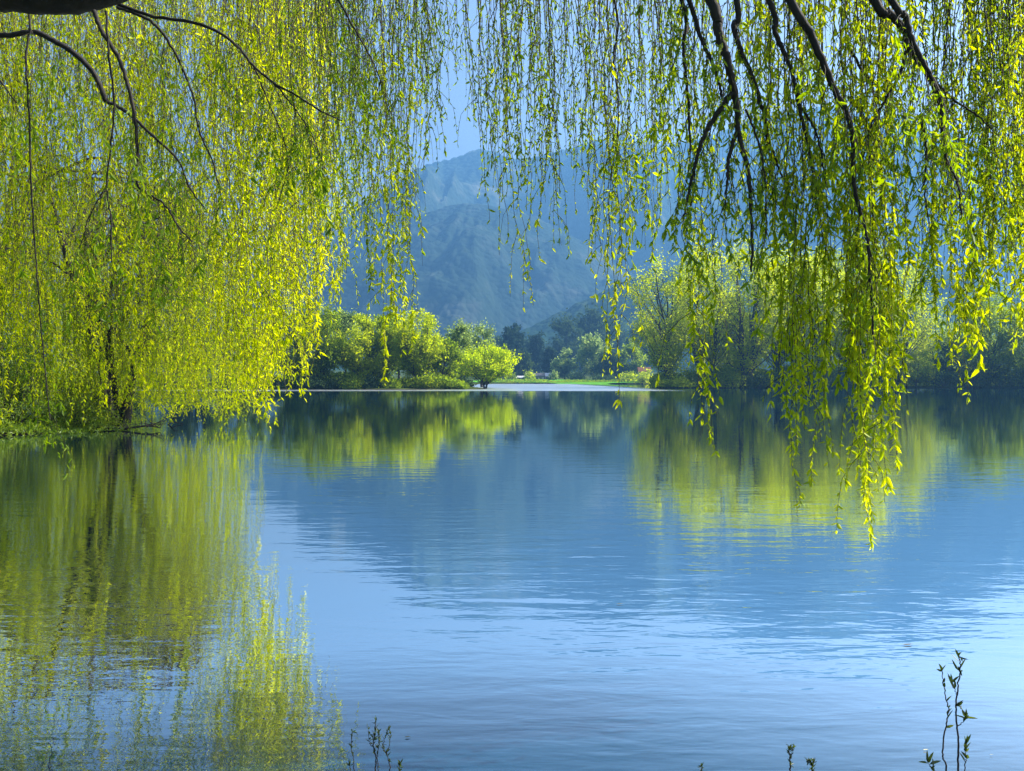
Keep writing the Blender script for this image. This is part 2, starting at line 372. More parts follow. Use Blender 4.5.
# ---------------------------------------------------------------- far trees
def make_tree(name, label, cat, u, vtop, wpx, D, mat, seed, crown_lo=0.18, stems=1, nt=46, per=110, ls=0.5, upright=0.5,
              group=None, barkm='far_bark', shape='round', lean=0.0, stem_r=None, bare=0.0, clump=0.1):
    g = np.random.default_rng(seed)
    x = (u-U0)*D/F; y = D + g.uniform(-2, 2)*min(1, D/150); z0 = gz(x, y)
    H = HC+(V0-vtop)*D/F - z0; Wd = wpx*D/F*(1.22 if group == RIGHT else 1.08)
    root = empty(name, (x, y, z0-0.05), label, cat, group)
    tr = MB(); cr = MB()
    # points the limbs grow to
    lobes = g.uniform(0, 6.28, 3)
    pts = []
    while len(pts) < nt:
        a = g.uniform(0, 2*np.pi); c = g.uniform(-1, 1); rr = g.uniform(0.25, 1)**0.45
        s = math.sqrt(1-c*c)
        k = 1+0.16*math.sin(3*a+lobes[0])+0.12*math.sin(5*a+lobes[1]+3*c)
        px, py, pz = rr*s*math.cos(a)*k, rr*s*math.sin(a)*k, rr*c
        hh = crown_lo + (1-crown_lo)*(0.5+0.5*pz)          # share of height
        if shape == 'cone':
            q = (1-(hh-crown_lo)/(1-crown_lo)); q = 0.12+0.95*q
            px, py = math.cos(a)*rr*q, math.sin(a)*rr*q
        elif shape == 'fan':                               # narrow foot, wide top
            q = 0.74+0.30*min(1, (hh-crown_lo)/(0.65*(1-crown_lo))); px *= q; py *= q
        elif shape == 'umbrella':
            q = 1.1 if hh < 0.7 else 1.0; px *= q; py *= q
            if rr < 0.55 and hh < 0.5: continue
        pts.append((px*Wd*0.5, py*Wd*0.5, hh*H))
    pts = np.array(pts); pts[:, 0] += lean*Wd*pts[:, 2]/H
    r0 = stem_r or H*0.018
    # stems
    st = []
    for k in range(stems):
        a = g.uniform(0, 2*np.pi) if stems > 1 else 0
        sp = (0.30*Wd if stems > 1 else 0.06*Wd)*g.uniform(0.5, 1)
        b0 = np.array([math.cos(a), math.sin(a), 0])*(H*0.02 if stems > 1 else 0)
        top = np.array([math.cos(a)*sp + lean*Wd*0.8, math.sin(a)*sp, H*g.uniform(0.78, 0.92)])
        mid = b0*1.0+(top-b0)*0.45; mid[:2] = b0[:2]+(top[:2]-b0[:2])*0.32 + g.normal(0, 0.02*H, 2)
        P = smooth_path([b0-[0, 0, 0.3], b0+(mid-b0)*0.5+[g.normal(0, .012*H), g.normal(0, .012*H), 0], mid, mid+(top-mid)*0.5+[g.normal(0, .02*H), 0, 0], top], 22)
        rad = r0*(0.75 if stems > 1 else 1.0)*np.linspace(1.15, 0.12, 22)**1.0
        rad[0] *= 1.35
        tube(tr, P, rad, 7); st.append((P, rad))
    for p in pts:
        P, rad = st[int(np.argmin([np.min(np.linalg.norm((q[0]-p)[:, :2], axis=1)) + g.uniform(0, 0.1*Wd) for q in st]))]
        hz = np.linalg.norm(p[:2]-P[8][:2])
        zs = np.clip(p[2]-hz*(0.4+1.2*upright)-0.05*H, 0.10*H, 0.86*H)
        k = int(np.argmin(abs(P[:, 2]-zs))); s = P[k]
        m1 = s+(p-s)*0.5+np.array([0, 0, (0.10-0.22*upright)*np.linalg.norm(p-s)])+g.normal(0, 0.03, 3)*H*0.5
        B = smooth_path([s, m1, p], 8); rb = min(rad[k]*0.6, r0*0.25)
        tube(tr, B, np.linspace(rb, rb*0.15, 8), 4)
        # twigs and leaf clumps
        if group == RIGHT: per_, ls_ = per*2.0, ls*0.88
        elif group == LEFT: per_, ls_ = per*2.2, ls*0.88
        else: per_, ls_ = per*1.25, ls*1.1
        nn = max(6, int(per_*g.uniform(0.55, 1.3)*(1-bare)))
        sg = H*clump*g.uniform(0.55, 1.05)
        tw = []
        for q in range(3):
            s2 = B[g.integers(4, 8)]; e2 = p+g.normal(0, 1, 3)*sg*np.array([0.9, 0.9, 0.7])+np.array([0, 0, upright*sg*0.7])
            Q = smooth_path([s2, (s2+e2)/2+g.normal(0, 0.1, 3)*sg, e2], 5); tube(tr, Q, np.linspace(rb*0.3, rb*0.08, 5), 3); tw.append(Q)
        tw = np.concatenate(tw+[B[4:]])
        c = tw[g.integers(0, len(tw), nn)] + g.normal(0, 0.38, (nn, 3))*sg*np.array([1, 1, 0.8+0.5*upright])
        c[:, 2] = np.maximum(c[:, 2], 0.03*H)
        dr = g.normal(0, 1, (nn, 3)) + np.array([0, 0, 0.2 if shape != 'weep' else -1.6])
        tint = np.clip(g.uniform(0.25, 0.7)+g.normal(0, 0.17, nn), 0, 1)
        L = ls_*g.uniform(0.6, 1.35, nn)
        leaves(cr, c, dr, L, L*0.62, 0, tint)
    tr.build('trunk', M[barkm], root); cr.build('crown', M[mat], root, smooth=False)
    return root

def make_bush(name, label, u, v0, vtop, wpx, D, mat, seed, n=900, ls=0.35, group=None, cat='bush'):
    g = np.random.default_rng(seed)
    x = (u-U0)*D/F; y = D; z0 = gz(x, y); H = max(0.5, HC+(V0-vtop)*D/F - z0); Wd = wpx*D/F
    root = empty(name, (x, y, z0-0.03), label, cat, group)
    tr = MB(); cr = MB(); k = 16
    c = g.normal(0, 1, (k, 3)); c = unit(c)*g.uniform(0.3, 0.8, (k, 1)); c[:, 2] = abs(c[:, 2])
    ctr = c*np.array([Wd*0.45, Wd*0.3, H*0.78])
    for q in ctr:
        s = np.array([q[0]*0.25, q[1]*0.25, -0.2])
        tube(tr, smooth_path([s, (s+q)/2+g.normal(0, 0.05, 3)*H, q], 6), np.linspace(H*0.02, H*0.005, 6), 4)
    idx = g.integers(0, k, n)
    P = ctr[idx]+g.normal(0, 1, (n, 3))*np.array([Wd*0.10, Wd*0.10, H*0.15]); P[:, 2] = np.clip(P[:, 2], 0.02, H*1.02)
    tint = np.clip(g.uniform(0.2, 0.7, k)[idx]+g.normal(0, 0.15, n), 0, 1); L = ls*g.uniform(0.6, 1.3, n)
    leaves(cr, P, g.normal(0, 1, (n, 3))+[0, 0, 0.5], L, L*0.6, 0, tint)
    tr.build('stem', M['far_bark'], root); cr.build('foliage', M[mat], root, smooth=False)

LEFT = 'trees along the far left shore'; GROVE = 'trees at the head of the bay'; RIGHT = 'trees on the right shore'
T = make_tree
# far left shore
T('tree','tall pale tree at the left end of the far shore row, half behind hanging willow','tree',322,302,48,162,'leaf_mid',11,0.08,3,50,104,0.5,0.7,LEFT,shape='fan',clump=0.085,stem_r=0.30)
T('tree','grey-green tree behind willow tips, left of all other far shore trees','tree',292,314,46,164,'leaf_mid',12,0.07,3,44,104,0.5,0.6,LEFT,shape='fan',clump=0.085,stem_r=0.30)
T('tree','hazy rounded tree standing behind the far left shore row','tree',345,311,34,186,'leaf_pale',13,0.28,1,36,96,0.55,0.4,LEFT,clump=0.085,stem_r=0.30)
T('tree','broad yellow-green tree second in the far left shore row','tree',361,317,50,162,'leaf_lime',14,0.08,2,52,112,0.5,0.5,LEFT,shape='fan',clump=0.085,stem_r=0.30)
T('tree','leaning mid-green tree in the middle of the far left shore row','tree',383,315,38,166,'leaf_mid',15,0.08,2,46,104,0.5,0.6,LEFT,shape='fan',lean=0.15,clump=0.085,stem_r=0.30)
T('tree','hazy tree top showing behind the middle of the far left row','tree',400,318,30,192,'leaf_pale',16,0.28,1,30,88,0.6,0.4,LEFT,clump=0.085,stem_r=0.30)
T('tree','fullest bright green tree of the far left row with dark forked trunk','tree',416,308,48,161,'leaf_lime',17,0.10,3,60,120,0.48,0.75,LEFT,shape='fan',stem_r=0.34,clump=0.085)
T('tree','low grey-green spreading tree right of the bright forked tree','tree',443,337,34,166,'leaf_mid',18,0.07,2,40,104,0.45,0.4,LEFT,lean=0.1,clump=0.085,stem_r=0.30)
T('tree','grey-green round tree behind the yellow tree, on its left','tree',461,323,30,182,'leaf_pale',19,0.13,1,38,96,0.5,0.5,LEFT,clump=0.085,stem_r=0.30)
T('tree','pale round-topped tree behind the yellow tree, on its right','tree',482,322,26,215,'leaf_pale',20,0.18,1,36,88,0.55,0.4,LEFT,clump=0.085,stem_r=0.30)
T('yellow_tree','vivid yellow-green spreading tree alone at the end of the far left shore','tree',485,345,56,176,'leaf_yellow',21,0.28,2,60,150,0.40,0.25,None,shape='umbrella',stem_r=0.26,clump=0.13)
T('tree','green tree at the far left edge behind the bright willow','tree',240,321,60,166,'leaf_mid',22,0.08,3,46,96,0.55,0.6,LEFT,shape='fan',clump=0.085,stem_r=0.30)
T('tree','dark tree just left of the water gap under the willow tips','tree',190,326,60,168,'leaf_dark',23,0.07,2,46,96,0.55,0.6,LEFT,shape='fan',clump=0.085,stem_r=0.30)
T('tree','dusky tree farthest left on the far shore, beyond the bright willow','tree',130,321,70,160,'leaf_mid',24,0.07,2,46,88,0.6,0.6,LEFT,shape='fan',clump=0.085,stem_r=0.30)
# head of the bay, hazier
T('conifer','dark conifer right behind the yellow tree','conifer',508,327,17,520,'leaf_conifer',31,0.05,1,50,80,1.5,0.2,GROVE,shape='cone',clump=0.075)
T('conifer','dark blunt conifer, the right one of the pair behind the yellow tree','conifer',517,325,22,540,'leaf_conifer',32,0.05,1,56,80,1.6,0.2,GROVE,shape='cone',clump=0.07)
T('conifer','slim dark column tree standing between conifers and the pale tall tree','conifer',537,331,13,560,'leaf_conifer',33,0.05,1,44,80,1.4,0.5,GROVE,clump=0.075)
T('conifer','pointed dark conifer right above the lakeside house roof','conifer',550,347,20,500,'leaf_conifer',34,0.05,1,44,80,1.3,0.2,GROVE,shape='cone',clump=0.07)
T('tree','small grey-blue round tree left of the lakeside house','tree',521,351,24,470,'leaf_dark',35,0.1,1,40,90,1.0,0.3,GROVE)
T('tree','tall blue-green tree with pale top above the lawn','tree',565,319,26,620,'leaf_dark',36,0.15,1,46,100,1.6,0.4,GROVE)
T('tree','tallest hazy blue-green tree behind the lawn','tree',592,309,34,660,'leaf_dark',37,0.15,1,54,100,1.8,0.4,GROVE)
T('tree','small light green tree at the back of the lawn','tree',564,350,24,455,'leaf_pale',38,0.15,1,40,100,0.95,0.3,GROVE)
T('tree','large round pale-topped tree at the right end of the lawn','tree',593,335,32,450,'leaf_pale',39,0.12,1,56,120,1.0,0.3,GROVE)
T('tree','dark low tree tucked under the large round pale tree','tree',610,350,34,430,'leaf_dark',40,0.05,2,46,110,1.0,0.3,GROVE)
T('tree','light green tree between the hanging strand and the right shore trees','tree',631,342,28,430,'leaf_mid',41,0.1,1,44,110,0.95,0.3,GROVE)
T('tree','hazy dark tree filling the gap behind the lawn trees','tree',580,334,26,700,'leaf_dark',42,0.1,1,40,90,1.9,0.4,GROVE)
T('tree','distant blue tree near the left foot of the foothill','tree',612,318,30,720,'leaf_dark',43,0.1,1,44,90,1.9,0.4,GROVE)
T('tree','distant dark tree behind the left of the right shore group','tree',640,325,32,640,'leaf_dark',44,0.1,1,44,90,1.7,0.4,GROVE)
T('tree','dim tree between the two distant conifer groups','tree',527,338,18,640,'leaf_dark',45,0.1,1,34,80,1.6,0.4,GROVE)
T('tree','distant rounded tree behind the grey-green trees of the far left row','tree',450,333,34,560,'leaf_dark',46,0.1,1,40,90,1.6,0.4,GROVE)
T('tree','distant dusky tree peeping left of the conifer pair','tree',494,334,22,600,'leaf_dark',47,0.1,1,34,80,1.6,0.4,GROVE)
# right shore
T('tree','airy multi-stemmed tree at the left end of the right shore','tree',668,252,72,193,'leaf_lime',51,0.07,4,84,130,0.50,0.55,RIGHT,shape='fan',bare=0.15,clump=0.075)
T('tree','tall thin-crowned tree second along the right shore, with slanting stems','tree',706,237,66,200,'leaf_lime',52,0.08,3,74,110,0.5,0.55,RIGHT,shape='fan',bare=0.2,clump=0.075)
T('tree','upright tree with V-shaped dark stems in the right shore group','tree',745,240,72,193,'leaf_lime',53,0.07,5,90,120,0.5,0.55,RIGHT,shape='fan',bare=0.15,clump=0.075)
T('tree','feathery tree with tall rounded top behind the V-stemmed tree','tree',778,242,64,206,'leaf_lime',54,0.15,2,70,130,0.5,0.55,RIGHT,bare=0.1,clump=0.075)
T('tree','dense green tree behind the longest hanging strands','tree',812,238,76,196,'leaf_lime',55,0.06,4,90,140,0.5,0.55,RIGHT,shape='fan',clump=0.07)
T('tree','tallest tree of the right shore, mostly behind hanging leaves','tree',856,234,74,200,'leaf_lime',56,0.06,4,90,140,0.5,0.55,RIGHT,shape='fan',clump=0.07)
T('tree','dark-stemmed tree with leaning forks at the right of the tall group','tree',898,262,70,195,'leaf_lime',57,0.07,5,74,110,0.5,0.55,RIGHT,shape='fan',bare=0.25,clump=0.075)
T('tree','lower pale tree in the dip of the right shore trees','tree',935,318,52,215,'leaf_pale',58,0.1,2,50,120,0.5,0.5,RIGHT)
T('tree','bushy bright-green small tree at the foot of the leaning forked tree','tree',917,350,34,192,'leaf_lime',59,0.08,2,36,130,0.4,0.4,RIGHT)
T('tree','dark green tree before the right edge of the right shore','tree',983,300,60,194,'leaf_mid',60,0.05,3,70,140,0.5,0.5,RIGHT)
T('tree','dark green broad tree at the very right of the shore','tree',1030,304,66,192,'leaf_mid',61,0.05,3,70,140,0.5,0.5,RIGHT)
T('tree','dark tree low between the dip and the dark green tree','tree',957,332,40,200,'leaf_dark',62,0.05,2,46,120,0.5,0.4,RIGHT)
T('tree','tree beyond the right edge of the shore group','tree',1085,300,70,196,'leaf_mid',63,0.05,3,60,120,0.55,0.5,RIGHT)
T('tree','low understorey tree behind the stems left of the longest strands','tree',730,300,64,210,'leaf_lime',64,0.05,3,60,120,0.5,0.5,RIGHT)
T('tree','low understorey tree behind the longest strands','tree',835,290,84,212,'leaf_lime',65,0.05,3,70,120,0.55,0.5,RIGHT)

# shrubs along the far shores
SH = 'shrubs along the far shores'
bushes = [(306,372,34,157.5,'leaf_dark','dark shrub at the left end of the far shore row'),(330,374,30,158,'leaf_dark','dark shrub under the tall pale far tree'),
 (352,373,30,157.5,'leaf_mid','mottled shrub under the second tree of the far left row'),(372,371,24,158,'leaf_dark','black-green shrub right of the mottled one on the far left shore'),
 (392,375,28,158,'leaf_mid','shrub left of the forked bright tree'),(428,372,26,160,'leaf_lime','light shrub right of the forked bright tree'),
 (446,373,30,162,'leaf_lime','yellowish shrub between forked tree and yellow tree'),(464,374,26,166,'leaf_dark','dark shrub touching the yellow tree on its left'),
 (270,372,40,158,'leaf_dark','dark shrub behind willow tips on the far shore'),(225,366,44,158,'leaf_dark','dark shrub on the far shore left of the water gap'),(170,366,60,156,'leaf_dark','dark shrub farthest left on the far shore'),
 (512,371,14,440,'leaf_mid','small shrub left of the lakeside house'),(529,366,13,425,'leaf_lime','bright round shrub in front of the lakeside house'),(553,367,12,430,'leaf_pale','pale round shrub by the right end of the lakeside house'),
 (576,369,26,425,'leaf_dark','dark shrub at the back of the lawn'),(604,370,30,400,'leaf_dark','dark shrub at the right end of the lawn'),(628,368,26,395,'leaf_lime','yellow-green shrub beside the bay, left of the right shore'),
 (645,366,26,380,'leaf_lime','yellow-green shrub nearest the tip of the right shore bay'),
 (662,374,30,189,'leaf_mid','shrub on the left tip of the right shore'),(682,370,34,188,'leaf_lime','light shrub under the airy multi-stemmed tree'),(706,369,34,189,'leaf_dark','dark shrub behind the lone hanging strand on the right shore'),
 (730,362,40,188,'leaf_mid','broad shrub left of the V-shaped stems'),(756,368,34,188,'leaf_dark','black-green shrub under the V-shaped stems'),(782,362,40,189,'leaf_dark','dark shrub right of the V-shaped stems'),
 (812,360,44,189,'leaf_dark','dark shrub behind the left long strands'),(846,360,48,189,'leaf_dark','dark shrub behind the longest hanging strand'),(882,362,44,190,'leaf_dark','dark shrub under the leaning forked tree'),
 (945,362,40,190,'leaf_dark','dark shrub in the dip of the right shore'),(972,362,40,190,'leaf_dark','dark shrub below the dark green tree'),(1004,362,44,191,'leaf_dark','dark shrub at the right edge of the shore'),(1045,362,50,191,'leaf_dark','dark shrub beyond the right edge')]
for k, (u, v, w, D, mt, lab) in enumerate(bushes):
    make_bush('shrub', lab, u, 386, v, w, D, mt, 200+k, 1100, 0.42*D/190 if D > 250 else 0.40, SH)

# tangled undergrowth behind the shrubs
def undergrowth():
    g = np.random.default_rng(400); mb = MB(); n = 52000
    lines = [(-100, 161, -8, 162, 2.4), (29, 196, 135, 197, 4.6), (-14, 388, 66, 392, 2.2)]
    for (x0, y0, x1, y1, h), m in zip(lines, (22000, 24000, 6000)):
        t = g.uniform(0, 1, m); x = x0+(x1-x0)*t; y = y0+(y1-y0)*t+g.uniform(-3.2, 5, m)
        hh = h*(0.25+1.1*fbm(x*0.16, y*0+1, 3, 41)); gzv = ground_z(x, y)
        keep = gzv > 0.05
        if y1 > 300: hh = hh*0.8; y = y+3
        hh = hh*np.clip((x-x0)/5+0.1, 0.1, 1)*np.clip((x1-x)/5+0.1, 0.1, 1)
        z = gzv+hh*g.uniform(0, 1, m)**0.8
        x, y, z = x[keep], y[keep], z[keep]; k = len(x)
        leaves(mb, np.stack([x, y, z], -1), g.normal(0, 1, (k, 3))+[0, 0, 0.4], g.uniform(0.3, 0.8, k), g.uniform(0.2, 0.45, k), 0,
               np.clip(0.2+0.5*fbm(x*0.3, y*0.1, 3, 47)+g.normal(0, 0.12, k), 0, 1))
    tag(mb.build('undergrowth', M['leaf_mid'], smooth=False), 'tangled low green undergrowth along the far shores', kind='stuff')
undergrowth()

# ---------------------------------------------------------------- houses at the head of the bay
def box(mb, x0, x1, y0, y1, z0, z1, mi=0):
    V = [(x0,y0,z0),(x1,y0,z0),(x1,y1,z0),(x0,y1,z0),(x0,y0,z1),(x1,y0,z1),(x1,y1,z1),(x0,y1,z1)]
    mb.add(V, [(0,3,2,1),(4,5,6,7),(0,1,5,4),(1,2,6,5),(2,3,7,6),(3,0,4,7)], mi)
def house(name, label, u, D, w, d, h, rh, wallc, roofc, nwin, cat='house', door=True):
    x = (u-U0)*D/F; z0 = gz(x, D)
    root = empty(name, (x, D, z0-0.05), label, cat, 'low houses at the head of the bay')
    mb = MB(); box(mb, -w/2, w/2, -d/2, d/2, 0, h)
    V = [(-w/2,-d/2,h),(-w/2,d/2,h),(-w/2,0,h+rh*0.86),(-w/2,0,h+rh*0.86),(w/2,-d/2,h),(w/2,d/2,h),(w/2,0,h+rh*0.86),(w/2,0,h+rh*0.86)]
    mb.add(V[:3]+[V[3]], [(0,1,2,3)]); mb.add(V[4:7]+[V[7]], [(1,0,3,2)])
    mb.build('wall', flat_mat('plaster', wallc, 0.9, 0.1, 0.5), root, smooth=False)
    rb = MB(); e = 0.5; t = 0.2
    for s in (-1, 1):
        V = [(-w/2-e, s*(d/2+e), h-0.25), (w/2+e, s*(d/2+e), h-0.25), (w/2+e, 0, h+rh), (-w/2-e, 0, h+rh)]
        V += [(a, b, c+t) for a, b, c in V]
        rb.add(V, [(0,3,2,1),(4,5,6,7),(0,1,5,4),(1,2,6,5),(2,3,7,6),(3,0,4,7)])
    rb.build('roof', flat_mat('roof_tiles', roofc, 0.7, 0.15, 1.5), root, smooth=False)
    gm = flat_mat('window_glass', (0.03, 0.04, 0.05), 0.1, 0.1); fm = flat_mat('window_frame', (0.6, 0.6, 0.58), 0.5, 0.05)
    xs = np.linspace(-w/2, w/2, nwin+2)[1:-1]
    for k, xx in enumerate(xs):
        isd = door and k == nwin//2
        a, b = (0.05, 2.1) if isd else (0.95, 2.1)
        fb = MB()
        for (p, q, r_, s_) in ((-0.62, 0.62, a-0.08, a), (-0.62, 0.62, b, b+0.08), (-0.62, -0.54, a, b), (0.54, 0.62, a, b), (-0.03, 0.03, a, b)):
            box(fb, xx+p, xx+q, -d/2-0.08, -d/2-0.003, r_, s_)
        f = fb.build('door' if isd else 'window', fm, root, smooth=False)
        pb = MB(); box(pb, xx-0.54, xx+0.54, -d/2-0.03, -d/2-0.004, a, b); pb.build('pane', gm, f, smooth=False)
    return root
house('house', 'low pale lakeside house with dark roof behind the lawn', 535, 446, 9, 5, 2.8, 1.3, (0.55, 0.53, 0.48), (0.10, 0.10, 0.11), 4)
house('house', 'smaller house with pale roof right of the dark-roofed one', 547, 452, 6, 5, 2.7, 1.4, (0.5, 0.45, 0.38), (0.55, 0.55, 0.56), 3)
house('shed', 'long low white shed left of the dark-roofed house', 519, 450, 8, 3.5, 2.0, 0.6, (0.65, 0.65, 0.62), (0.5, 0.5, 0.5), 3, 'shed')
house('house', 'brown-roofed house beside the right shore trees', 644, 400, 5, 5, 5.0, 1.8, (0.6, 0.55, 0.45), (0.16, 0.08, 0.05), 2)
house('house', 'pale tall house glimpsed through the dip in the right trees', 922, 260, 6, 5, 9.2, 1.8, (0.6, 0.6, 0.6), (0.08, 0.10, 0.14), 3)

# ---------------------------------------------------------------- willow strands
def strand(mb, top, tip, leafL, leafW, dens, bright, fine, rad=0.0022, side=True, wob=0.06, g=rng, mleaf=1, step=None, sparse_top=0.6):
    top = np.asarray(top, float); tip = np.asarray(tip, float)
    Ln = np.linalg.norm(tip-top); n = max(6, int(Ln/(step or 0.07)))
    t = np.linspace(0, 1, n)
    P = top+(tip-top)*t[:, None]
    ph = g.uniform(0, 6.28, 4); fr = g.uniform(0.7, 1.6, 2); L = Ln*t
    env = np.minimum(1, t*3)[:, None]; dens = dens*g.uniform(0.4, 1.35); kk = g.uniform(0.5, 1.9); sz0 = g.uniform(0.8, 1.2); leafL = leafL*sz0; leafW = leafW*sz0
    bow = g.normal(0, 1, 2)*wob*1.6
    P[:, :2] += env*wob*np.stack([np.sin(L*fr[0]+ph[0])+kk*(0.38*np.sin(L*4.1+ph[1])+0.26*np.sin(L*10.3+ph[3])+0.16*np.sin(L*19+ph[2])), np.sin(L*fr[1]+ph[2])+kk*(0.38*np.sin(L*3.7+ph[3])+0.26*np.sin(L*11.7+ph[0])+0.16*np.sin(L*21+ph[1]))], -1)
    P[:, :2] += (np.sin(np.pi*t)[:, None])*bow
    tube(mb, P, rad*np.linspace(1.35, 0.45, n), 4 if fine else 3, 0)
    segs = [(P, 1.0)]
    if side:
        for k in range(int(Ln/0.30*g.uniform(0.3, 1.6))):
            j = g.integers(1, n-2); ln = min(g.uniform(0.12, 0.5)*(1.0 if fine else 1.4), (n-1-j)/(n-1)*Ln+0.04)
            a = g.uniform(0, 6.28); out = np.array([math.cos(a), math.sin(a), 0])*ln*g.uniform(0.12, 0.6)
            Q = smooth_path([P[j], P[j]+out*0.8-[0, 0, ln*0.35], P[j]+out-[0, 0, ln]], 5)
            tube(mb, Q, rad*np.linspace(0.8, 0.4, 5), 3, 0); segs.append((Q, 1.2))
    for S, k in segs:
        ln = np.sum(np.linalg.norm(np.diff(S, axis=0), axis=1)); m = max(2, int(ln*dens*k))
        tt = g.uniform(0.02, 1, m)
        if k == 1.0: tt = tt**(1/(1+sparse_top))      # fuller towards the tip
        tt = np.sort(tt); x = tt*(len(S)-1); i = np.minimum(x.astype(int), len(S)-2); f = (x-i)[:, None]
        C = S[i]*(1-f)+S[i+1]*f
        a = np.cumsum(g.normal(2.4, 0.6, m)); o = np.stack([np.cos(a), np.sin(a), np.zeros(m)], -1)
        D = o*g.uniform(0.15, 0.72, m)[:, None]+np.array([0, 0, -1])*g.uniform(0.3, 1.1, m)[:, None]
        D += g.normal(0, 0.2, (m, 3))
        sz = g.uniform(0.4, 1.35, m)*(0.6+0.5*tt)
        tint = np.clip(bright+g.normal(0, 0.17, m)+0.12*(tt-0.5), 0, 1)
        leaves(mb, C, D, leafL*sz, leafW*sz, mleaf, tint, fine)

# --- the near willow over the camera
NW = empty('willow_tree', (-5.6, 1.2, gz(-5.6, 1.2)-0.05), 'large weeping willow whose limbs and leafy strands hang in front of the whole view', 'tree')
NWL = np.array(NW.location)
tr = MB()
TP = smooth_path([(-5.6,1.2,0.0),(-5.65,1.25,0.8),(-5.5,1.4,1.9),(-5.35,1.7,3.0)], 20)
tube(tr, TP, 0.52*np.array([1.35]+list(np.linspace(1.12, 0.82, 19))), 18); tr.build('trunk', M['bark'], NW, loc=NWL)
limbs = [
 ([(-5.35,1.7,2.7),(-5.1,3.4,3.9),(-4.7,5.2,4.45),(-3.95,5.95,4.37),(-3.35,6.05,4.33),(-2.85,6.1,4.36),(-2.3,6.2,4.58),(-1.2,6.6,5.1),(0.4,7.2,5.7)], 0.235, 0.06),
 ([(-5.4,1.6,2.8),(-3.6,2.8,4.5),(-1.0,4.2,5.3),(1.6,5.0,5.6),(4.2,5.6,5.5),(6.6,6.2,5.2)], 0.25, 0.05),
 ([(-5.4,1.6,2.9),(-6.2,4.5,5.2),(-6.8,8.0,7.6),(-6.6,11.5,9.0),(-5.6,14.5,9.3),(-4.6,16.5,9.0)], 0.26, 0.06),
 ([(-6.2,4.5,5.2),(-5.0,7.5,7.5),(-3.6,10.0,8.4),(-2.4,12.4,8.4)], 0.15, 0.05),
 ([(-6.8,8.0,7.6),(-8.2,11.0,9.2),(-9.4,14.0,9.6)], 0.14, 0.05),
 ([(-1.0,4.2,5.3),(0.6,6.2,6.3),(2.4,7.8,6.5),(4.6,8.6,6.2)], 0.13, 0.04),
 ([(-5.4,1.5,2.8),(-5.2,-1.0,4.8),(-3.5,-3.2,6.2),(-1.0,-4.6,6.6)], 0.22, 0.05),
 ([(-5.4,1.5,2.8),(-7.6,0.6,4.8),(-10.2,0.8,6.6),(-12.5,2.0,7.0)], 0.22, 0.05),
 ([(-3.6,2.8,4.5),(-1.6,2.2,6.2),(1.2,1.6,7.2),(4.0,1.8,7.0)], 0.13, 0.04),
]
LP = []
for k, (p, r0, r1) in enumerate(limbs):
    P = smooth_path(p, 40); b = MB(); rr = np.linspace(r0, r1, 40)
    if k == 0:
        rr = np.interp(np.linspace(0, 8, 40), [0, 2, 3, 4, 4.6, 5.2, 6, 8], [0.22, 0.125, 0.112, 0.125, 0.145, 0.10, 0.07, 0.04])
    rr = rr*(1+0.06*np.sin(np.linspace(0, 30, 40)+k))
    PF = smooth_path(p, 260); tube(b, PF, np.interp(np.linspace(0, 1, 260), np.linspace(0, 1, 40), rr), 28)
    V = b.v[0].reshape(260, 28, 3); cen = V.mean(1, keepdims=True); th = np.linspace(0, 28, 28, endpoint=False)
    A, B = np.meshgrid(np.linspace(0, 70, 260), th, indexing='ij')
    nz_ = 0.65*rfbm(A*0.5, B*0.9, 3, 60+k) + 0.35*vnoise(A*0.15, B*0.25, 61+k); nz_[:, -2:] = nz_[:, :2].mean()
    V += (V-cen)*((nz_-0.6)*0.34)[:, :, None]; b.v[0] = V.reshape(-1, 3)
    b.build('limb', M['bark'], NW, loc=NWL); LP.append(P)
LPT = np.concatenate(LP)

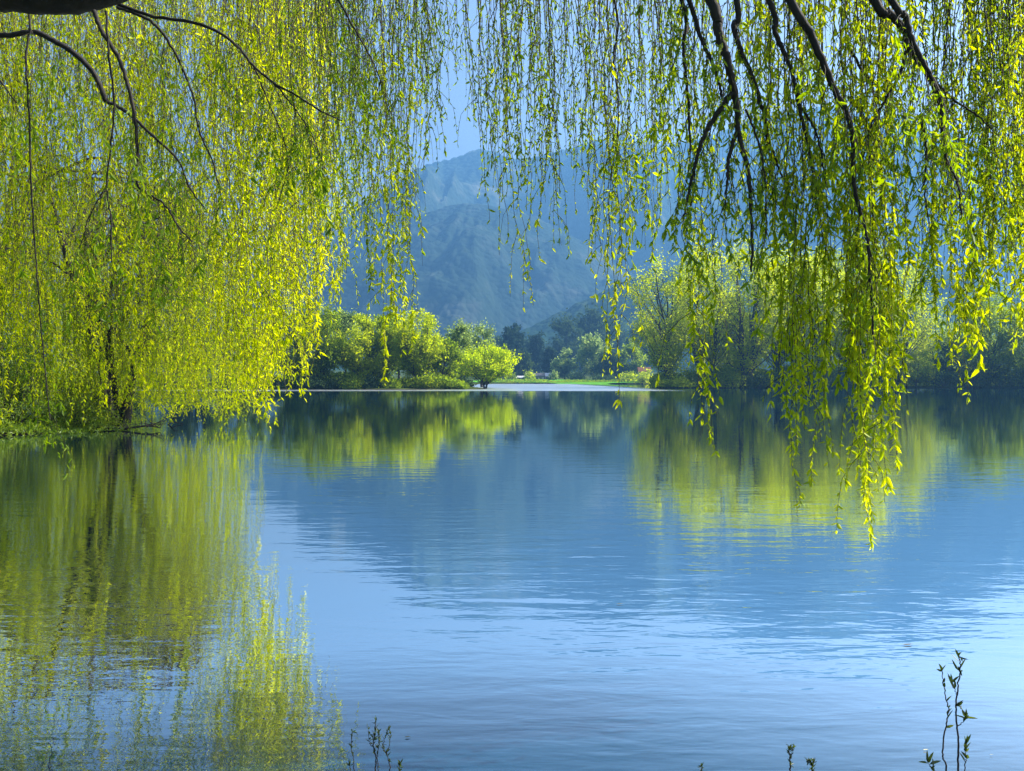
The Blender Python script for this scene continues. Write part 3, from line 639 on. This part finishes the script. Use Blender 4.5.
# dark branches that show among the leaves: (points as seen, depth, start px width, end px width)
BR = [
 ([(708,-5),(717,30),(726,60),(734,92),(738,130),(748,175),(752,235),(751,272)], 5.2, 11, 2.0),
 ([(734,92),(718,112),(703,138),(695,165),(688,195),(683,218)], 5.2, 6.5, 1.5),
 ([(738,128),(729,155),(727,178),(725,205)], 5.2, 5, 1.5),
 ([(686,-5),(697,30),(708,55),(716,75),(722,100)], 5.6, 5, 2.5),
 ([(734,-5),(733,28),(742,55),(756,90),(765,125),(767,140),(775,160),(782,178)], 5.5, 6.5, 1.8),
 ([(766,-5),(775,35),(790,68),(798,105),(804,130),(811,165),(812,200)], 5.4, 6, 1.6),
 ([(798,105),(812,125),(820,150),(826,190)], 5.4, 3, 1.2),
 ([(786,-5),(806,28),(822,62),(836,95),(848,118),(853,150),(855,195),(866,235),(870,280),(873,335)], 5.0, 9, 1.8),
 ([(868,-5),(888,14),(903,30),(907,48),(925,72),(938,100),(941,130),(945,158),(957,185),(961,215)], 5.1, 9, 1.6),
 ([(886,-5),(903,15),(912,42),(925,68),(938,92),(944,108)], 4.9, 7, 3),
 ([(907,45),(900,72),(888,95),(876,115),(868,132)], 5.2, 4.5, 1.3),
 ([(850,50),(862,72),(880,88),(893,98),(905,112)], 5.6, 3, 1.5),
 ([(925,72),(950,98),(975,115),(991,130)], 5.6, 3, 1.3),
 ([(680,-5),(683,50),(688,100),(690,152)], 5.8, 4.5, 2),
 ([(745,110),(757,140),(765,180),(766,236)], 5.3, 2.6, 1.2),
 ([(920,120),(926,150),(924,190),(928,220)], 5.4, 3, 1.2),
 ([(95,12),(104,34),(119,58),(128,84),(134,108),(138,150),(137,182),(150,195),(165,205),(180,228),(192,242)], 6.6, 4.9, 1.3),
 ([(107,12),(110,60),(115,100),(112,140),(107,188),(111,215),(112,262)], 6.2, 2.6, 1.4),
 ([(107,188),(97,203),(88,222),(84,238)], 6.2, 1.5, 0.8),
 ([(-20,36),(10,36),(35,33),(52,40),(70,50),(86,64),(97,78),(107,102)], 8.5, 5.6, 5.1),
 ([(107,102),(128,113),(150,133),(178,160),(190,188),(205,208)], 8.5, 3.8, 1.2),
 ([(118,8),(148,20),(165,36),(180,62),(194,98),(200,132),(213,162),(222,200)], 7.5, 3.4, 1.1),
 ([(112,2),(150,16),(200,25),(232,42),(254,66),(275,84),(300,98),(322,112),(342,121)], 7.2, 3.8, 1.3),
 ([(275,84),(296,110),(312,135),(322,160)], 7.2, 1.7, 0.9),
 ([(254,66),(268,100),(284,140),(290,170)], 7.4, 1.7, 0.9),
 ([(24,-5),(27,60),(30,120),(32,190),(36,255),(39,300),(44,360),(50,420)], 8.4, 2.4, 1.0),
 ([(-10,70),(0,80),(12,96),(22,108)], 8.5, 2.1, 1.0),
 ([(335,-5),(352,25),(372,60),(385,90)], 7.0, 2.2, 1.0),
 ([(612,-5),(614,60),(618,110),(616,150)], 6.4, 2.2, 1.0),
]
BRP = []
for p, D, w0, w1 in BR:
    D = D*0.88; Q = [at(u, v, D) for u, v in p]
    s = Q[0]
    if p[0][1] < 0:                                       # runs up out of view to the limb it grows from
        j = int(np.argmin(np.linalg.norm(LPT-(s+[-0.8, -0.2, 1.2]), axis=1)))
        Q = [LPT[j], (LPT[j]*0.45+(s+[-0.12, 0, 0.35])*0.55)] + Q
    nn = 8*len(Q); P = smooth_path(Q, nn)
    P[1:-1] += rng.normal(0, 0.0022, P[1:-1].shape)
    k0 = (nn-1)*(len(Q)-len(p))//(len(Q)-1)
    rad = np.concatenate([np.linspace(w0*1.5, w0, k0+1)[:-1], np.linspace(w0, w1, nn-k0)])*D/F*0.5
    b = MB(); tube(b, P, rad, 8); b.build('branch', M['bark'], NW, loc=NWL); BRP.append((P, D))

# strand tips of the right and middle curtain: (u, lowest v, spread px, strands, depth)
TIPS = [(343,300,8,5,7.6),(356,262,10,5,7.2),(372,285,8,5,7.4),(388,378,3,3,6.4),(398,300,8,6,7.0),(406,350,5,5,6.6),(415,235,5,3,6.8),(427,168,3,2,6.2),(438,152,3,2,6.2),
 (450,82,6,3,6.4),(463,62,5,2,6.2),
 (484,222,4,4,6.0),(497,195,6,4,6.1),(512,150,6,4,6.2),(522,270,6,5,6.0),(537,306,5,4,6.0),(552,250,7,5,6.1),(568,245,7,5,6.2),(585,262,7,5,6.0),
 (598,300,6,5,5.8),(612,402,4,5,5.6),(624,300,6,5,6.0),(640,250,7,4,6.0),(655,262,6,5,5.8),(668,215,7,3,5.8),(682,300,4,3,5.6),(704,455,4,5,5.3),(697,330,4,2,5.5),(716,240,6,2,5.6),(730,275,4,2,5.4),
 (744,200,6,2,5.4),(758,190,6,2,5.6),(777,402,5,5,5.0),(772,300,5,2,5.3),(792,506,5,8,4.8),(803,420,6,4,5.0),(820,488,5,7,4.9),(833,370,5,3,5.1),(842,320,5,3,5.2),
 (855,470,6,6,4.8),(868,546,5,10,4.7),(860,430,9,5,4.9),(878,490,6,7,4.8),(893,472,4,5,4.9),(887,400,6,3,5.1),(904,335,6,4,5.3),(916,300,6,4,5.4),(928,305,6,4,5.3),
 (942,345,6,5,5.1),(956,372,5,5,5.0),(965,402,4,5,4.9),(975,360,6,5,5.1),(985,300,5,4,5.3),(998,215,5,3,5.4),(1010,255,6,4,5.3),(1018,325,5,5,5.0),(1030,345,8,6,5.0)]
near = []   # (lowest v, top, tip, leaf size, bright, leaf mat)
g = np.random.default_rng(5)
for (u, v, sp, n, D) in TIPS:
    if 770 < u < 905: n = max(2, round(n*0.8))
    for k in range(n):
        d = D*g.uniform(0.95, 1.06); vt = v if k == 0 else v - abs(g.normal(0, 1))*min(85, 0.3*v)-g.uniform(0, 30)
        ut = u + g.normal(0, 1)*sp*(0.25 if k == 0 else 0.65)
        tip = at(ut, max(vt, 25), d); tp = at(u+g.normal(0, 1)*sp*1.8-6, -45-g.uniform(0, 90), d)
        near.append((vt, tp, tip, 1.0))
# fill of shorter strands in the upper part
for k in range(150):
    u = g.uniform(474, 1040); D = g.uniform(5.0, 7.6)
    v = g.triangular(60, 170, 265)
    if 655 < u < 785: v = min(v*0.8, 195)
    if 780 < u < 910 and g.uniform() < 0.4: continue
    if u > 975: v += 40
    near.append((v, at(u-g.uniform(0, 22), -50-g.uniform(0, 90), D), at(u, v, D), 0.8))
for k in range(95):
    u = g.uniform(300, 436); D = g.uniform(6.6, 8.6); v = g.triangular(60, 190, 300)
    if u > 408: v = g.uniform(30, 120)
    near.append((v, at(u-g.uniform(0, 25), -50-g.uniform(0, 60), D), at(u, v, D), 0.8))
for k in range(45):       # dense curtain at the right edge
    u = g.uniform(985, 1046); D = g.uniform(4.9, 5.8); v = g.uniform(170, 300)
    near.append((v, at(u-4, -50-g.uniform(0, 60), D), at(u, v, D), 0.85))
near.sort(key=lambda q: -q[0])
fol = MB()
for k, (v, tp, tip, sz) in enumerate(near):
    own = k < 100
    mb = MB() if own else fol
    D = tip[1]; br = 0.62 if v > 260 else (0.45 if v > 150 else 0.33)  # low tips tinted as if sunlit, upper strands as if shaded
    dens = 44 if v > 280 else 34
    strand(mb, tp, tip, (0.045 if v > 260 else 0.037)*sz*1.0, (0.0150 if v > 260 else 0.0118), dens, br+g.normal(0, 0.10), True, 0.0025, True, 0.035, g,
           mleaf=1, sparse_top=0.9 if v > 260 else 0.2)
    if own: mb.build('hanging_twig', [M['twig'], M['leaf_near']], NW, loc=NWL, smooth=False)
# the farther, longer curtain on the left
def left_tip(u):
    return np.interp(u, [-60,0,40,60,100,150,190,225,250,265,285,300,312,325,335], [415,420,430,400,405,412,385,425,395,430,380,400,345,330,300])
for k in range(430):
    u = g.uniform(-110, 336)
    D = g.uniform(9.5, 16.5) if u < 300 else g.uniform(9, 13)
    lo = left_tip(u); q = g.uniform(0, 1); pt = (fbm(np.array([u/34.0]), np.array([D/2.2]), 3, 77)[0]-0.5)*1.5; ml = 1 if (D > 12.5 and g.uniform() < 0.15) or pt < -0.22 else 2  # pt paints light and dark patches into strand tint; darkest take the shaded leaf
    v = lo - (g.exponential(45) if q < 0.42 else g.uniform(60, 330))
    v = max(v, 40)
    if pt < -0.15 and v > 120 and g.uniform() < 0.45: continue
    if 25 < u < 140 and v > 290 and g.uniform() < 0.55: continue
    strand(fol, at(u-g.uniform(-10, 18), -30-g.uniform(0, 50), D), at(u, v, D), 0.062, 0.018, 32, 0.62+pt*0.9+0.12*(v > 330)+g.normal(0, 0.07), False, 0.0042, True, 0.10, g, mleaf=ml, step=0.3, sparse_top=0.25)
for k in range(140):
    u = g.uniform(-110, 190); D = g.uniform(10, 16); v = g.uniform(120, 270)
    strand(fol, at(u-g.uniform(-10, 18), -30-g.uniform(0, 50), D), at(u, v, D), 0.066, 0.019, 32, 0.55+g.normal(0, 0.09), False, 0.0042, True, 0.10, g, mleaf=2, step=0.3, sparse_top=0.0)
for k in range(75):
    u = g.uniform(235, 332); D = g.uniform(9, 14); v = left_tip(u)+8-g.exponential(32)
    strand(fol, at(u-g.uniform(-6, 20), -30-g.uniform(0, 50), D), at(u, v, D), 0.062, 0.019, 28, 0.66+g.normal(0, 0.08), False, 0.004, True, 0.10, g, mleaf=2, step=0.3, sparse_top=0.5)
# unseen crown leaves added to shade the upper strands, thinned over the right curtain
CN = 14000
segs = LPT[g.integers(0, len(LPT), CN)]
C = segs+g.normal(0, 1, (CN, 3))*np.array([1.3, 1.3, 0.7])+np.array([0, 0, 0.9])
vv = V0-(C[:, 2]-HC)*F/np.maximum(C[:, 1], 0.3)
C = C[(vv < -25) | (C[:, 1] < 0.5)]; C = C[C[:, 2] > 3.6]
C = C[~((C[:, 0] > -2.5) & (C[:, 1] > 4.0) & (g.uniform(0, 1, len(C)) < 0.75))]
leaves(fol, C, g.normal(0, 1, (len(C), 3))+[0, 0, -1.2], g.uniform(0.06, 0.12, len(C)), g.uniform(0.022, 0.034, len(C)), 1, np.clip(g.normal(0.4, 0.15, len(C)), 0, 1))
# leafy twiglets along the seen branches
for P, D in BRP:
    for k in range(int(len(P)*0.35)):
        s = P[g.integers(len(P)//4, len(P))]; ln = g.uniform(0.15, 0.6)*D/5
        a = g.uniform(0, 6.28)
        strand(fol, s, s+np.array([math.cos(a)*0.3*ln, math.sin(a)*0.3*ln, -ln]), 0.05*(D/5)**0.4, 0.015*(D/5)**0.4, 38, 0.42, True, 0.0016, False, 0.02, g, mleaf=1)
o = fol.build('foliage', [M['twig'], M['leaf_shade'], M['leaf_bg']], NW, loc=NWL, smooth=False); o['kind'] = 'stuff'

# --- bright willows on the left bank
def weeping(label, x, y, top_z, rad, n_str, seed, L=0.105, W=0.034, dens=17, mat='leaf_bg', lean=(0, 0), low=(0.1, 0.9), group='bright willows on the left bank'):
    g = np.random.default_rng(seed); z0 = gz(x, y)
    root = empty('weeping_willow', (x, y, z0-0.05), label, 'tree', group); loc = np.array(root.location)
    tr = MB(); fo = MB(); ends = []
    for k in range(4):
        a = 0.9+k*1.7+g.uniform(-0.4, 0.4); q = g.uniform(0.25, 0.5)*rad
        P = smooth_path([(x+0.15*math.cos(a), y+0.15*math.sin(a), z0-0.3), (x+q*0.35*math.cos(a)+lean[0]*0.3, y+q*0.35*math.sin(a), z0+0.28*top_z),
                         (x+q*math.cos(a)+lean[0]*0.7, y+q*math.sin(a), 0.65*top_z), (x+q*1.35*math.cos(a)+lean[0], y+q*1.35*math.sin(a), 0.93*top_z)], 26)
        tube(tr, P, np.linspace(0.21, 0.04, 26), 8)
        for j in range(11):
            s = P[g.integers(8, 26)]; b = g.uniform(0, 6.28); r = rad*math.sqrt(g.uniform(0.1, 1))*0.97
            ex = x+lean[0]+r*math.cos(b); ey = y+r*math.sin(b)
            ez = top_z*(0.97-0.28*(r/rad)**2)+g.uniform(-0.5, 0.25)
            e = np.array([ex, ey, max(ez-0.5, 1.5)]); m = (s+e)/2+np.array([0, 0, 0.6+0.12*rad])
            Q = smooth_path([s, m, e], 14); tube(tr, Q, np.linspace(0.07, 0.012, 14), 5); ends.append(Q[4:])
    E = np.concatenate(ends)
    tr.build('trunk', M['bark'], root, loc=loc)
    for k in range(n_str):
        s = E[g.integers(0, len(E))]+g.normal(0, 0.30, 3)
        r = math.hypot(s[0]-x-lean[0], s[1]-y)/rad
        bot = max(low[0]+g.exponential(0.7)*low[1] + (1-min(r, 1))*g.uniform(0, 1.5), 0.15)
        if g.uniform() < 0.45: bot = bot+g.uniform(0, 0.6)*(s[2]-bot)
        if bot > s[2]-0.8: bot = s[2]-0.8
        bot = max(bot, 0.12)
        if s[2]-bot < 0.3: continue
        d = unit(np.array([s[0]-x, s[1]-y]))*g.uniform(0, 0.35)
        strand(fo, s, (s[0]+d[0], s[1]+d[1], bot), L, W, dens, 0.5+g.normal(0, 0.12), False, 0.004, False, 0.12, g, mleaf=1, step=0.45, sparse_top=0.0)
    fo.build('crown', [M['twig'], M[mat]], root, loc=loc, smooth=False)
    return root
weeping('bright yellow-green willow on the left bank with its strands over the water', -14.0, 31.5, 9.4, 5.3, 1400, 71)
weeping('taller willow at the left edge of the bank behind the bright one', -20.5, 34.5, 11.5, 6.2, 1250, 72, L=0.13, W=0.042)

def bank_growth():
    g = np.random.default_rng(410); mb = MB(); n = 42000
    i = g.integers(0, 9, n); B = np.array([(-24,38),(-18,35.5),(-15.2,33),(-14.2,30.6),(-14.8,28.6),(-16.6,26.5),(-16.9,24.5),(-16.8,22),(-15,19.5),(-13,17)], float)
    t = g.uniform(0, 1, n)[:, None]; P = B[i]*(1-t)+B[i+1]*t
    off = g.normal(0.35, 0.75, n); x = P[:, 0]-off; y = P[:, 1]+g.normal(0, 0.3, n)
    cl = fbm(x*1.6, y*1.6, 3, 91); h = np.clip((cl-0.34)*2.6, 0.05, 1.2)
    z = np.maximum(ground_z(x, y), 0.02)+h*g.uniform(0, 1, n)**0.8*np.clip(1.2-abs(off-0.5)*0.5, 0.1, 1)
    leaves(mb, np.stack([x, y, z], -1), g.normal(0, 0.8, (n, 3))+[0.3, -0.2, 0.5], g.uniform(0.05, 0.16, n), g.uniform(0.02, 0.045, n), 0, np.clip(cl+g.normal(0, 0.15, n), 0, 1))
    tag(mb.build('undergrowth', M['leaf_bush'], smooth=False), 'ragged green growth hanging over the edge of the left bank', kind='stuff')
bank_growth()

# bush and drift wood on the left bank
def near_bush(label, x, y, H, Wd, n, seed, mat='leaf_bush', ls=0.075):
    g = np.random.default_rng(seed); z0 = gz(x, y)
    root = empty('bush', (x, y, z0-0.03), label, 'bush', 'bushes on the left bank'); tr = MB(); cr = MB(); P = []
    for k in range(46):
        a = g.uniform(0, 6.28); r = Wd*0.5*math.sqrt(g.uniform(0.02, 1)); e = np.array([r*math.cos(a), r*math.sin(a), H*g.uniform(0.25, 1)*(1-0.45*(2*r/Wd)**2)])
        Q = smooth_path([(e[0]*0.12, e[1]*0.12, -0.2), e*[0.6, 0.6, 0.62]+g.normal(0, 0.05, 3), e], 10)
        tube(tr, Q, np.linspace(0.022, 0.004, 10), 4); P.append(Q[3:])
        for j in range(4):
            s = Q[g.integers(3, 9)]; e2 = s+g.normal(0, 0.28, 3)+[0, 0, 0.1]; S = smooth_path([s, (s+e2)/2, e2], 5); tube(tr, S, 0.004, 3); P.append(S)
    P = np.concatenate(P); c = P[g.integers(0, len(P), n)]+g.normal(0, 0.12, (n, 3)); c[:, 2] = np.maximum(c[:, 2], 0.05)
    leaves(cr, c, g.normal(0, 1, (n, 3))+[0, 0, 0.4], ls*g.uniform(0.6, 1.3, n), ls*0.4*g.uniform(0.7, 1.2, n), 0, np.clip(g.normal(0.5, 0.2, n), 0, 1))
    tr.build('stem', M['bark'], root); cr.build('foliage', M[mat], root, smooth=False)
near_bush('dense fine-leaved green bush at the left edge of the bank', -16.4, 28.4, 3.3, 3.6, 15000, 81)
near_bush('low bush at the waterline under the bright willow', -14.9, 29.9, 1.3, 2.2, 5000, 82)
near_bush('taller dull green bush behind the fine-leaved one', -18.6, 30.5, 4.6, 4.5, 15000, 83)
near_bush('dark bush behind the trunk of the bright willow', -15.6, 33.5, 2.4, 3.6, 8000, 84, 'leaf_dark', 0.1)

def driftwood():
    g = np.random.default_rng(90)
    root = empty('fallen_branch', (-14.2, 30.2, 0.02), 'fallen dark branch lying on the water at the tip of the left bank', 'branch'); loc = np.array(root.location)
    b = MB(); P = smooth_path([(-15.6,30.4,0.25),(-14.4,30.2,0.10),(-13.2,30.0,0.06),(-12.4,30.1,0.14),(-11.9,30.0,0.08)], 24)
    tube(b, P, np.linspace(0.07, 0.015, 24), 7); b.build('stem', M['bark'], root, loc=loc)
    t = MB()
    for k in range(34):
        s = P[g.integers(3, 24)]; e = s+np.array([g.normal(0.15, 0.4), g.normal(0, 0.3), abs(g.normal(0.15, 0.2))])
        tube(t, smooth_path([s, (s+e)/2+g.normal(0, 0.05, 3), e], 6), np.linspace(0.016, 0.005, 6), 4)
    t.build('twig', M['bark'], root, loc=loc)
driftwood()
def snag():
    root = empty('stick', (*at(172, 424, 34)[:2], -0.05), 'small bent stick poking out of the water right of the left bank', 'stick'); loc = np.array(root.location)
    b = MB(); x, y = loc[:2]
    tube(b, smooth_path([(x-0.30,y,-0.15),(x-0.05,y,0.10),(x+0.10,y,0.26),(x+0.24,y,0.22)], 12)-loc, np.linspace(0.03, 0.012, 12), 6)
    tube(b, smooth_path([(x-0.02,y,0.12),(x+0.2,y,0.06),(x+0.42,y,0.02)], 8)-loc, np.linspace(0.02, 0.01, 8), 5)
    b.build('stem', M['bark'], root)
snag()

# ---------------------------------------------------------------- shoots at the near edge of the water
def shoot(name, label, parts, D, seed, group, leafy=30, ls=0.035):
    g = np.random.default_rng(seed); u0 = parts[0][0][0][0]
    x0, y0, _ = at(u0, 780, D); root = empty(name, (x0, y0, -0.05), label, 'plant', group); loc = np.array(root.location)
    lf = MB()
    for p, w in parts:
        Q = [at(u, v, D) for u, v in p]
        if p[0][1] > 765:
            q0 = Q[0].copy(); q0[2] = -0.08; q0[0] = Q[0][0]*0.9+x0*0.1; Q = [q0]+Q
        P = smooth_path(Q, 8*len(Q)); P += g.normal(0, 0.0015, P.shape)
        b = MB(); tube(b, P, np.linspace(w, w*0.4, len(P))*D/F*0.37, 6); b.build('stem', M['bark'], root, loc=loc)
        m = max(2, int(leafy*np.sum(np.linalg.norm(np.diff(P, axis=0), axis=1))))
        t = g.uniform(0.35, 1, m)**0.7; C = P[(t*(len(P)-1)).astype(int)]
        C = np.vstack([C, np.repeat(P[-1:], 3, 0)]); k = len(C)
        leaves(lf, C, g.normal(0, 0.6, (k, 3))+[0, 0, 0.9], g.uniform(0.4, 1.15, k)*ls, g.uniform(0.18, 0.28, k)*ls, 0, np.clip(g.normal(0.35, 0.2, k), 0, 1), True)
    lf.build('foliage', M['leaf_shoot'], root, loc=loc, smooth=False)
SG = 'shoots rising at the near edge of the water'
shoot('shoot', 'tallest pair of leafy shoots rising from the water near the right corner',
      [([(960,775),(959,740),(957,705),(960,680),(961,664),(960,657)], 3.0), ([(948,775),(944,755),(947,725),(949,712),(945,690),(943,672)], 2.6),
       ([(959,705),(968,718)], 1.4), ([(958,728),(967,720)], 1.4), ([(958,695),(952,684)], 1.2), ([(966,775),(967,760),(966,745)], 1.8), ([(936,775),(932,768),(929,764)], 1.4)], 3.3, 301, SG, 16, 0.045)
shoot('shoot', 'middle dark shoot of the three at the bottom left of centre',
      [([(375,775),(376,760),(373,745),(375,733),(375,722)], 2.4), ([(374,750),(369,742),(368,730)], 1.4), ([(378,775),(377,755),(379,742),(377,732)], 1.6)], 3.4, 302, SG, 60, 0.024)
shoot('shoot', 'speckled shoot left of the middle dark one at the bottom edge',
      [([(354,778),(353,760),(351,745),(352,733)], 1.6), ([(350,775),(349,765)], 1.2)], 3.5, 303, SG, 60, 0.020)
shoot('shoot', 'bent shoot with one yellowed leaf, right of the middle dark one',
      [([(390,778),(388,760),(383,748),(387,732)], 2.0), ([(386,755),(389,748),(390,735)], 1.3), ([(399,778),(400,764)], 1.5)], 3.4, 304, SG, 55, 0.024)
shoot('shoot', 'small green shoot alone at the bottom edge right of centre',
      [([(791,778),(791,762),(790,748)], 3.0), ([(791,760),(795,749)], 1.6)], 3.4, 305, SG, 80, 0.022)
shoot('shoot', 'tiny shoot right of the small green one at the bottom edge',
      [([(814,780),(813,770),(815,762)], 2.6), ([(813,772),(809,763)], 1.4)], 3.4, 306, SG, 80, 0.022)
shoot('shoot', 'smallest shoot tip barely in view at the bottom edge',
      [([(702,785),(702,775),(702,766)], 2.6)], 3.4, 307, SG, 80, 0.022)

# floating leaves
FL = 'leaves floating on the lake'
fm = leaf_mat('fallen_leaf', (0.10, 0.08, 0.02), (0.3, 0.26, 0.08), (0.75, 0.72, 0.5), 0.2, 0.05)
for (u, v, tt, s, lab) in [(903,646,0.0,0.05,'dark floating leaf left above the tallest shoots'),(924,752,0.8,0.018,'pale floating leaf left of the tallest shoots'),(991,757,0.8,0.012,'tiny pale speck of a leaf right of the tallest shoots'),
        (616,525+80,0.1,0.04,'dark floating leaf below the mountain reflection'),(404,739,0.1,0.02,'tiny dark floating leaf right of the bent shoot')]:
    D = HC*F/(v-V0); x = (u-U0)*D/F
    b = MB(); leaves(b, np.array([[0.0, 0, 0]]), np.array([[1.0, 0.2, 0]]), s*1.6, s*0.6, 0, np.array([tt]), True, 0.05)
    V = b.v[0]; V[:, 2] = 0.006+abs(V[:, 2])*0.1
    o = b.build('floating_leaf', fm, None, loc=(0, 0, 0)); o.location = (x, D, 0.0); tag(o, lab, 'leaf', FL)

# ---------------------------------------------------------------- air
def haze():
    m, n, l = new_mat('haze_air')
    p = n.new('ShaderNodeVolumePrincipled'); p.inputs['Color'].default_value = (0.16, 0.43, 0.88, 1)
    p.inputs['Density'].default_value = 3.8e-4; p.inputs['Anisotropy'].default_value = 0.35
    o = n.new('ShaderNodeOutputMaterial'); l.new(p.outputs[0], o.inputs['Volume'])
    mb = MB(); box(mb, -4600, 4600, -600, 3250, -9, 830)
    tag(mb.build('haze', m, smooth=False), 'thin blue haze in the air over the lake', kind='stuff')
haze()

# ---------------------------------------------------------------- light, sky, camera
EL, AZ = R(42), R(78)        # sun high on the right, a little in front
w = bpy.data.worlds.new('World'); scene.world = w; w.use_nodes = True
n = w.node_tree.nodes; l = w.node_tree.links; n.clear()
sk = n.new('ShaderNodeTexSky'); sk.sky_type = 'NISHITA'; sk.sun_disc = False; sk.sun_elevation = EL; sk.sun_rotation = AZ
sk.air_density = 1.0; sk.dust_density = 5.2; sk.ozone_density = 0.2; sk.altitude = 200
bg = n.new('ShaderNodeBackground'); bg.inputs['Strength'].default_value = 0.085
wo = n.new('ShaderNodeOutputWorld'); l.new(sk.outputs[0], bg.inputs[0]); l.new(bg.outputs[0], wo.inputs[0])
sd = bpy.data.lights.new('sun', 'SUN'); sd.energy = 5.0; sd.angle = R(0.5); sd.color = (1.0, 0.95, 0.86)
so = bpy.data.objects.new('sun', sd); COL.objects.link(so)
from mathutils import Vector
so.rotation_euler = Vector((-math.sin(AZ)*math.cos(EL), -math.cos(AZ)*math.cos(EL), -math.sin(EL))).to_track_quat('-Z', 'Y').to_euler()
cd = bpy.data.cameras.new('camera'); cam = bpy.data.objects.new('camera', cd); COL.objects.link(cam)
cam.location = (0, 0, HC); cam.rotation_euler = (R(90)-math.atan(5.5/F), 0, 0)
cd.sensor_width = 36; cd.lens = 36*F/1024; cd.clip_start = 0.05; cd.clip_end = 20000
scene.camera = cam
vs = scene.view_settings; vs.view_transform = 'Standard'; vs.look = 'None'; vs.exposure = 1.56; vs.gamma = 1; vs.use_curve_mapping = False
c = scene.cycles
c.max_bounces = 6; c.diffuse_bounces = 3; c.glossy_bounces = 2; c.transmission_bounces = 3; c.volume_bounces = 0; c.transparent_max_bounces = 4
c.use_denoising = True; c.caustics_reflective = False; c.caustics_refractive = False
c.sample_clamp_indirect = 6
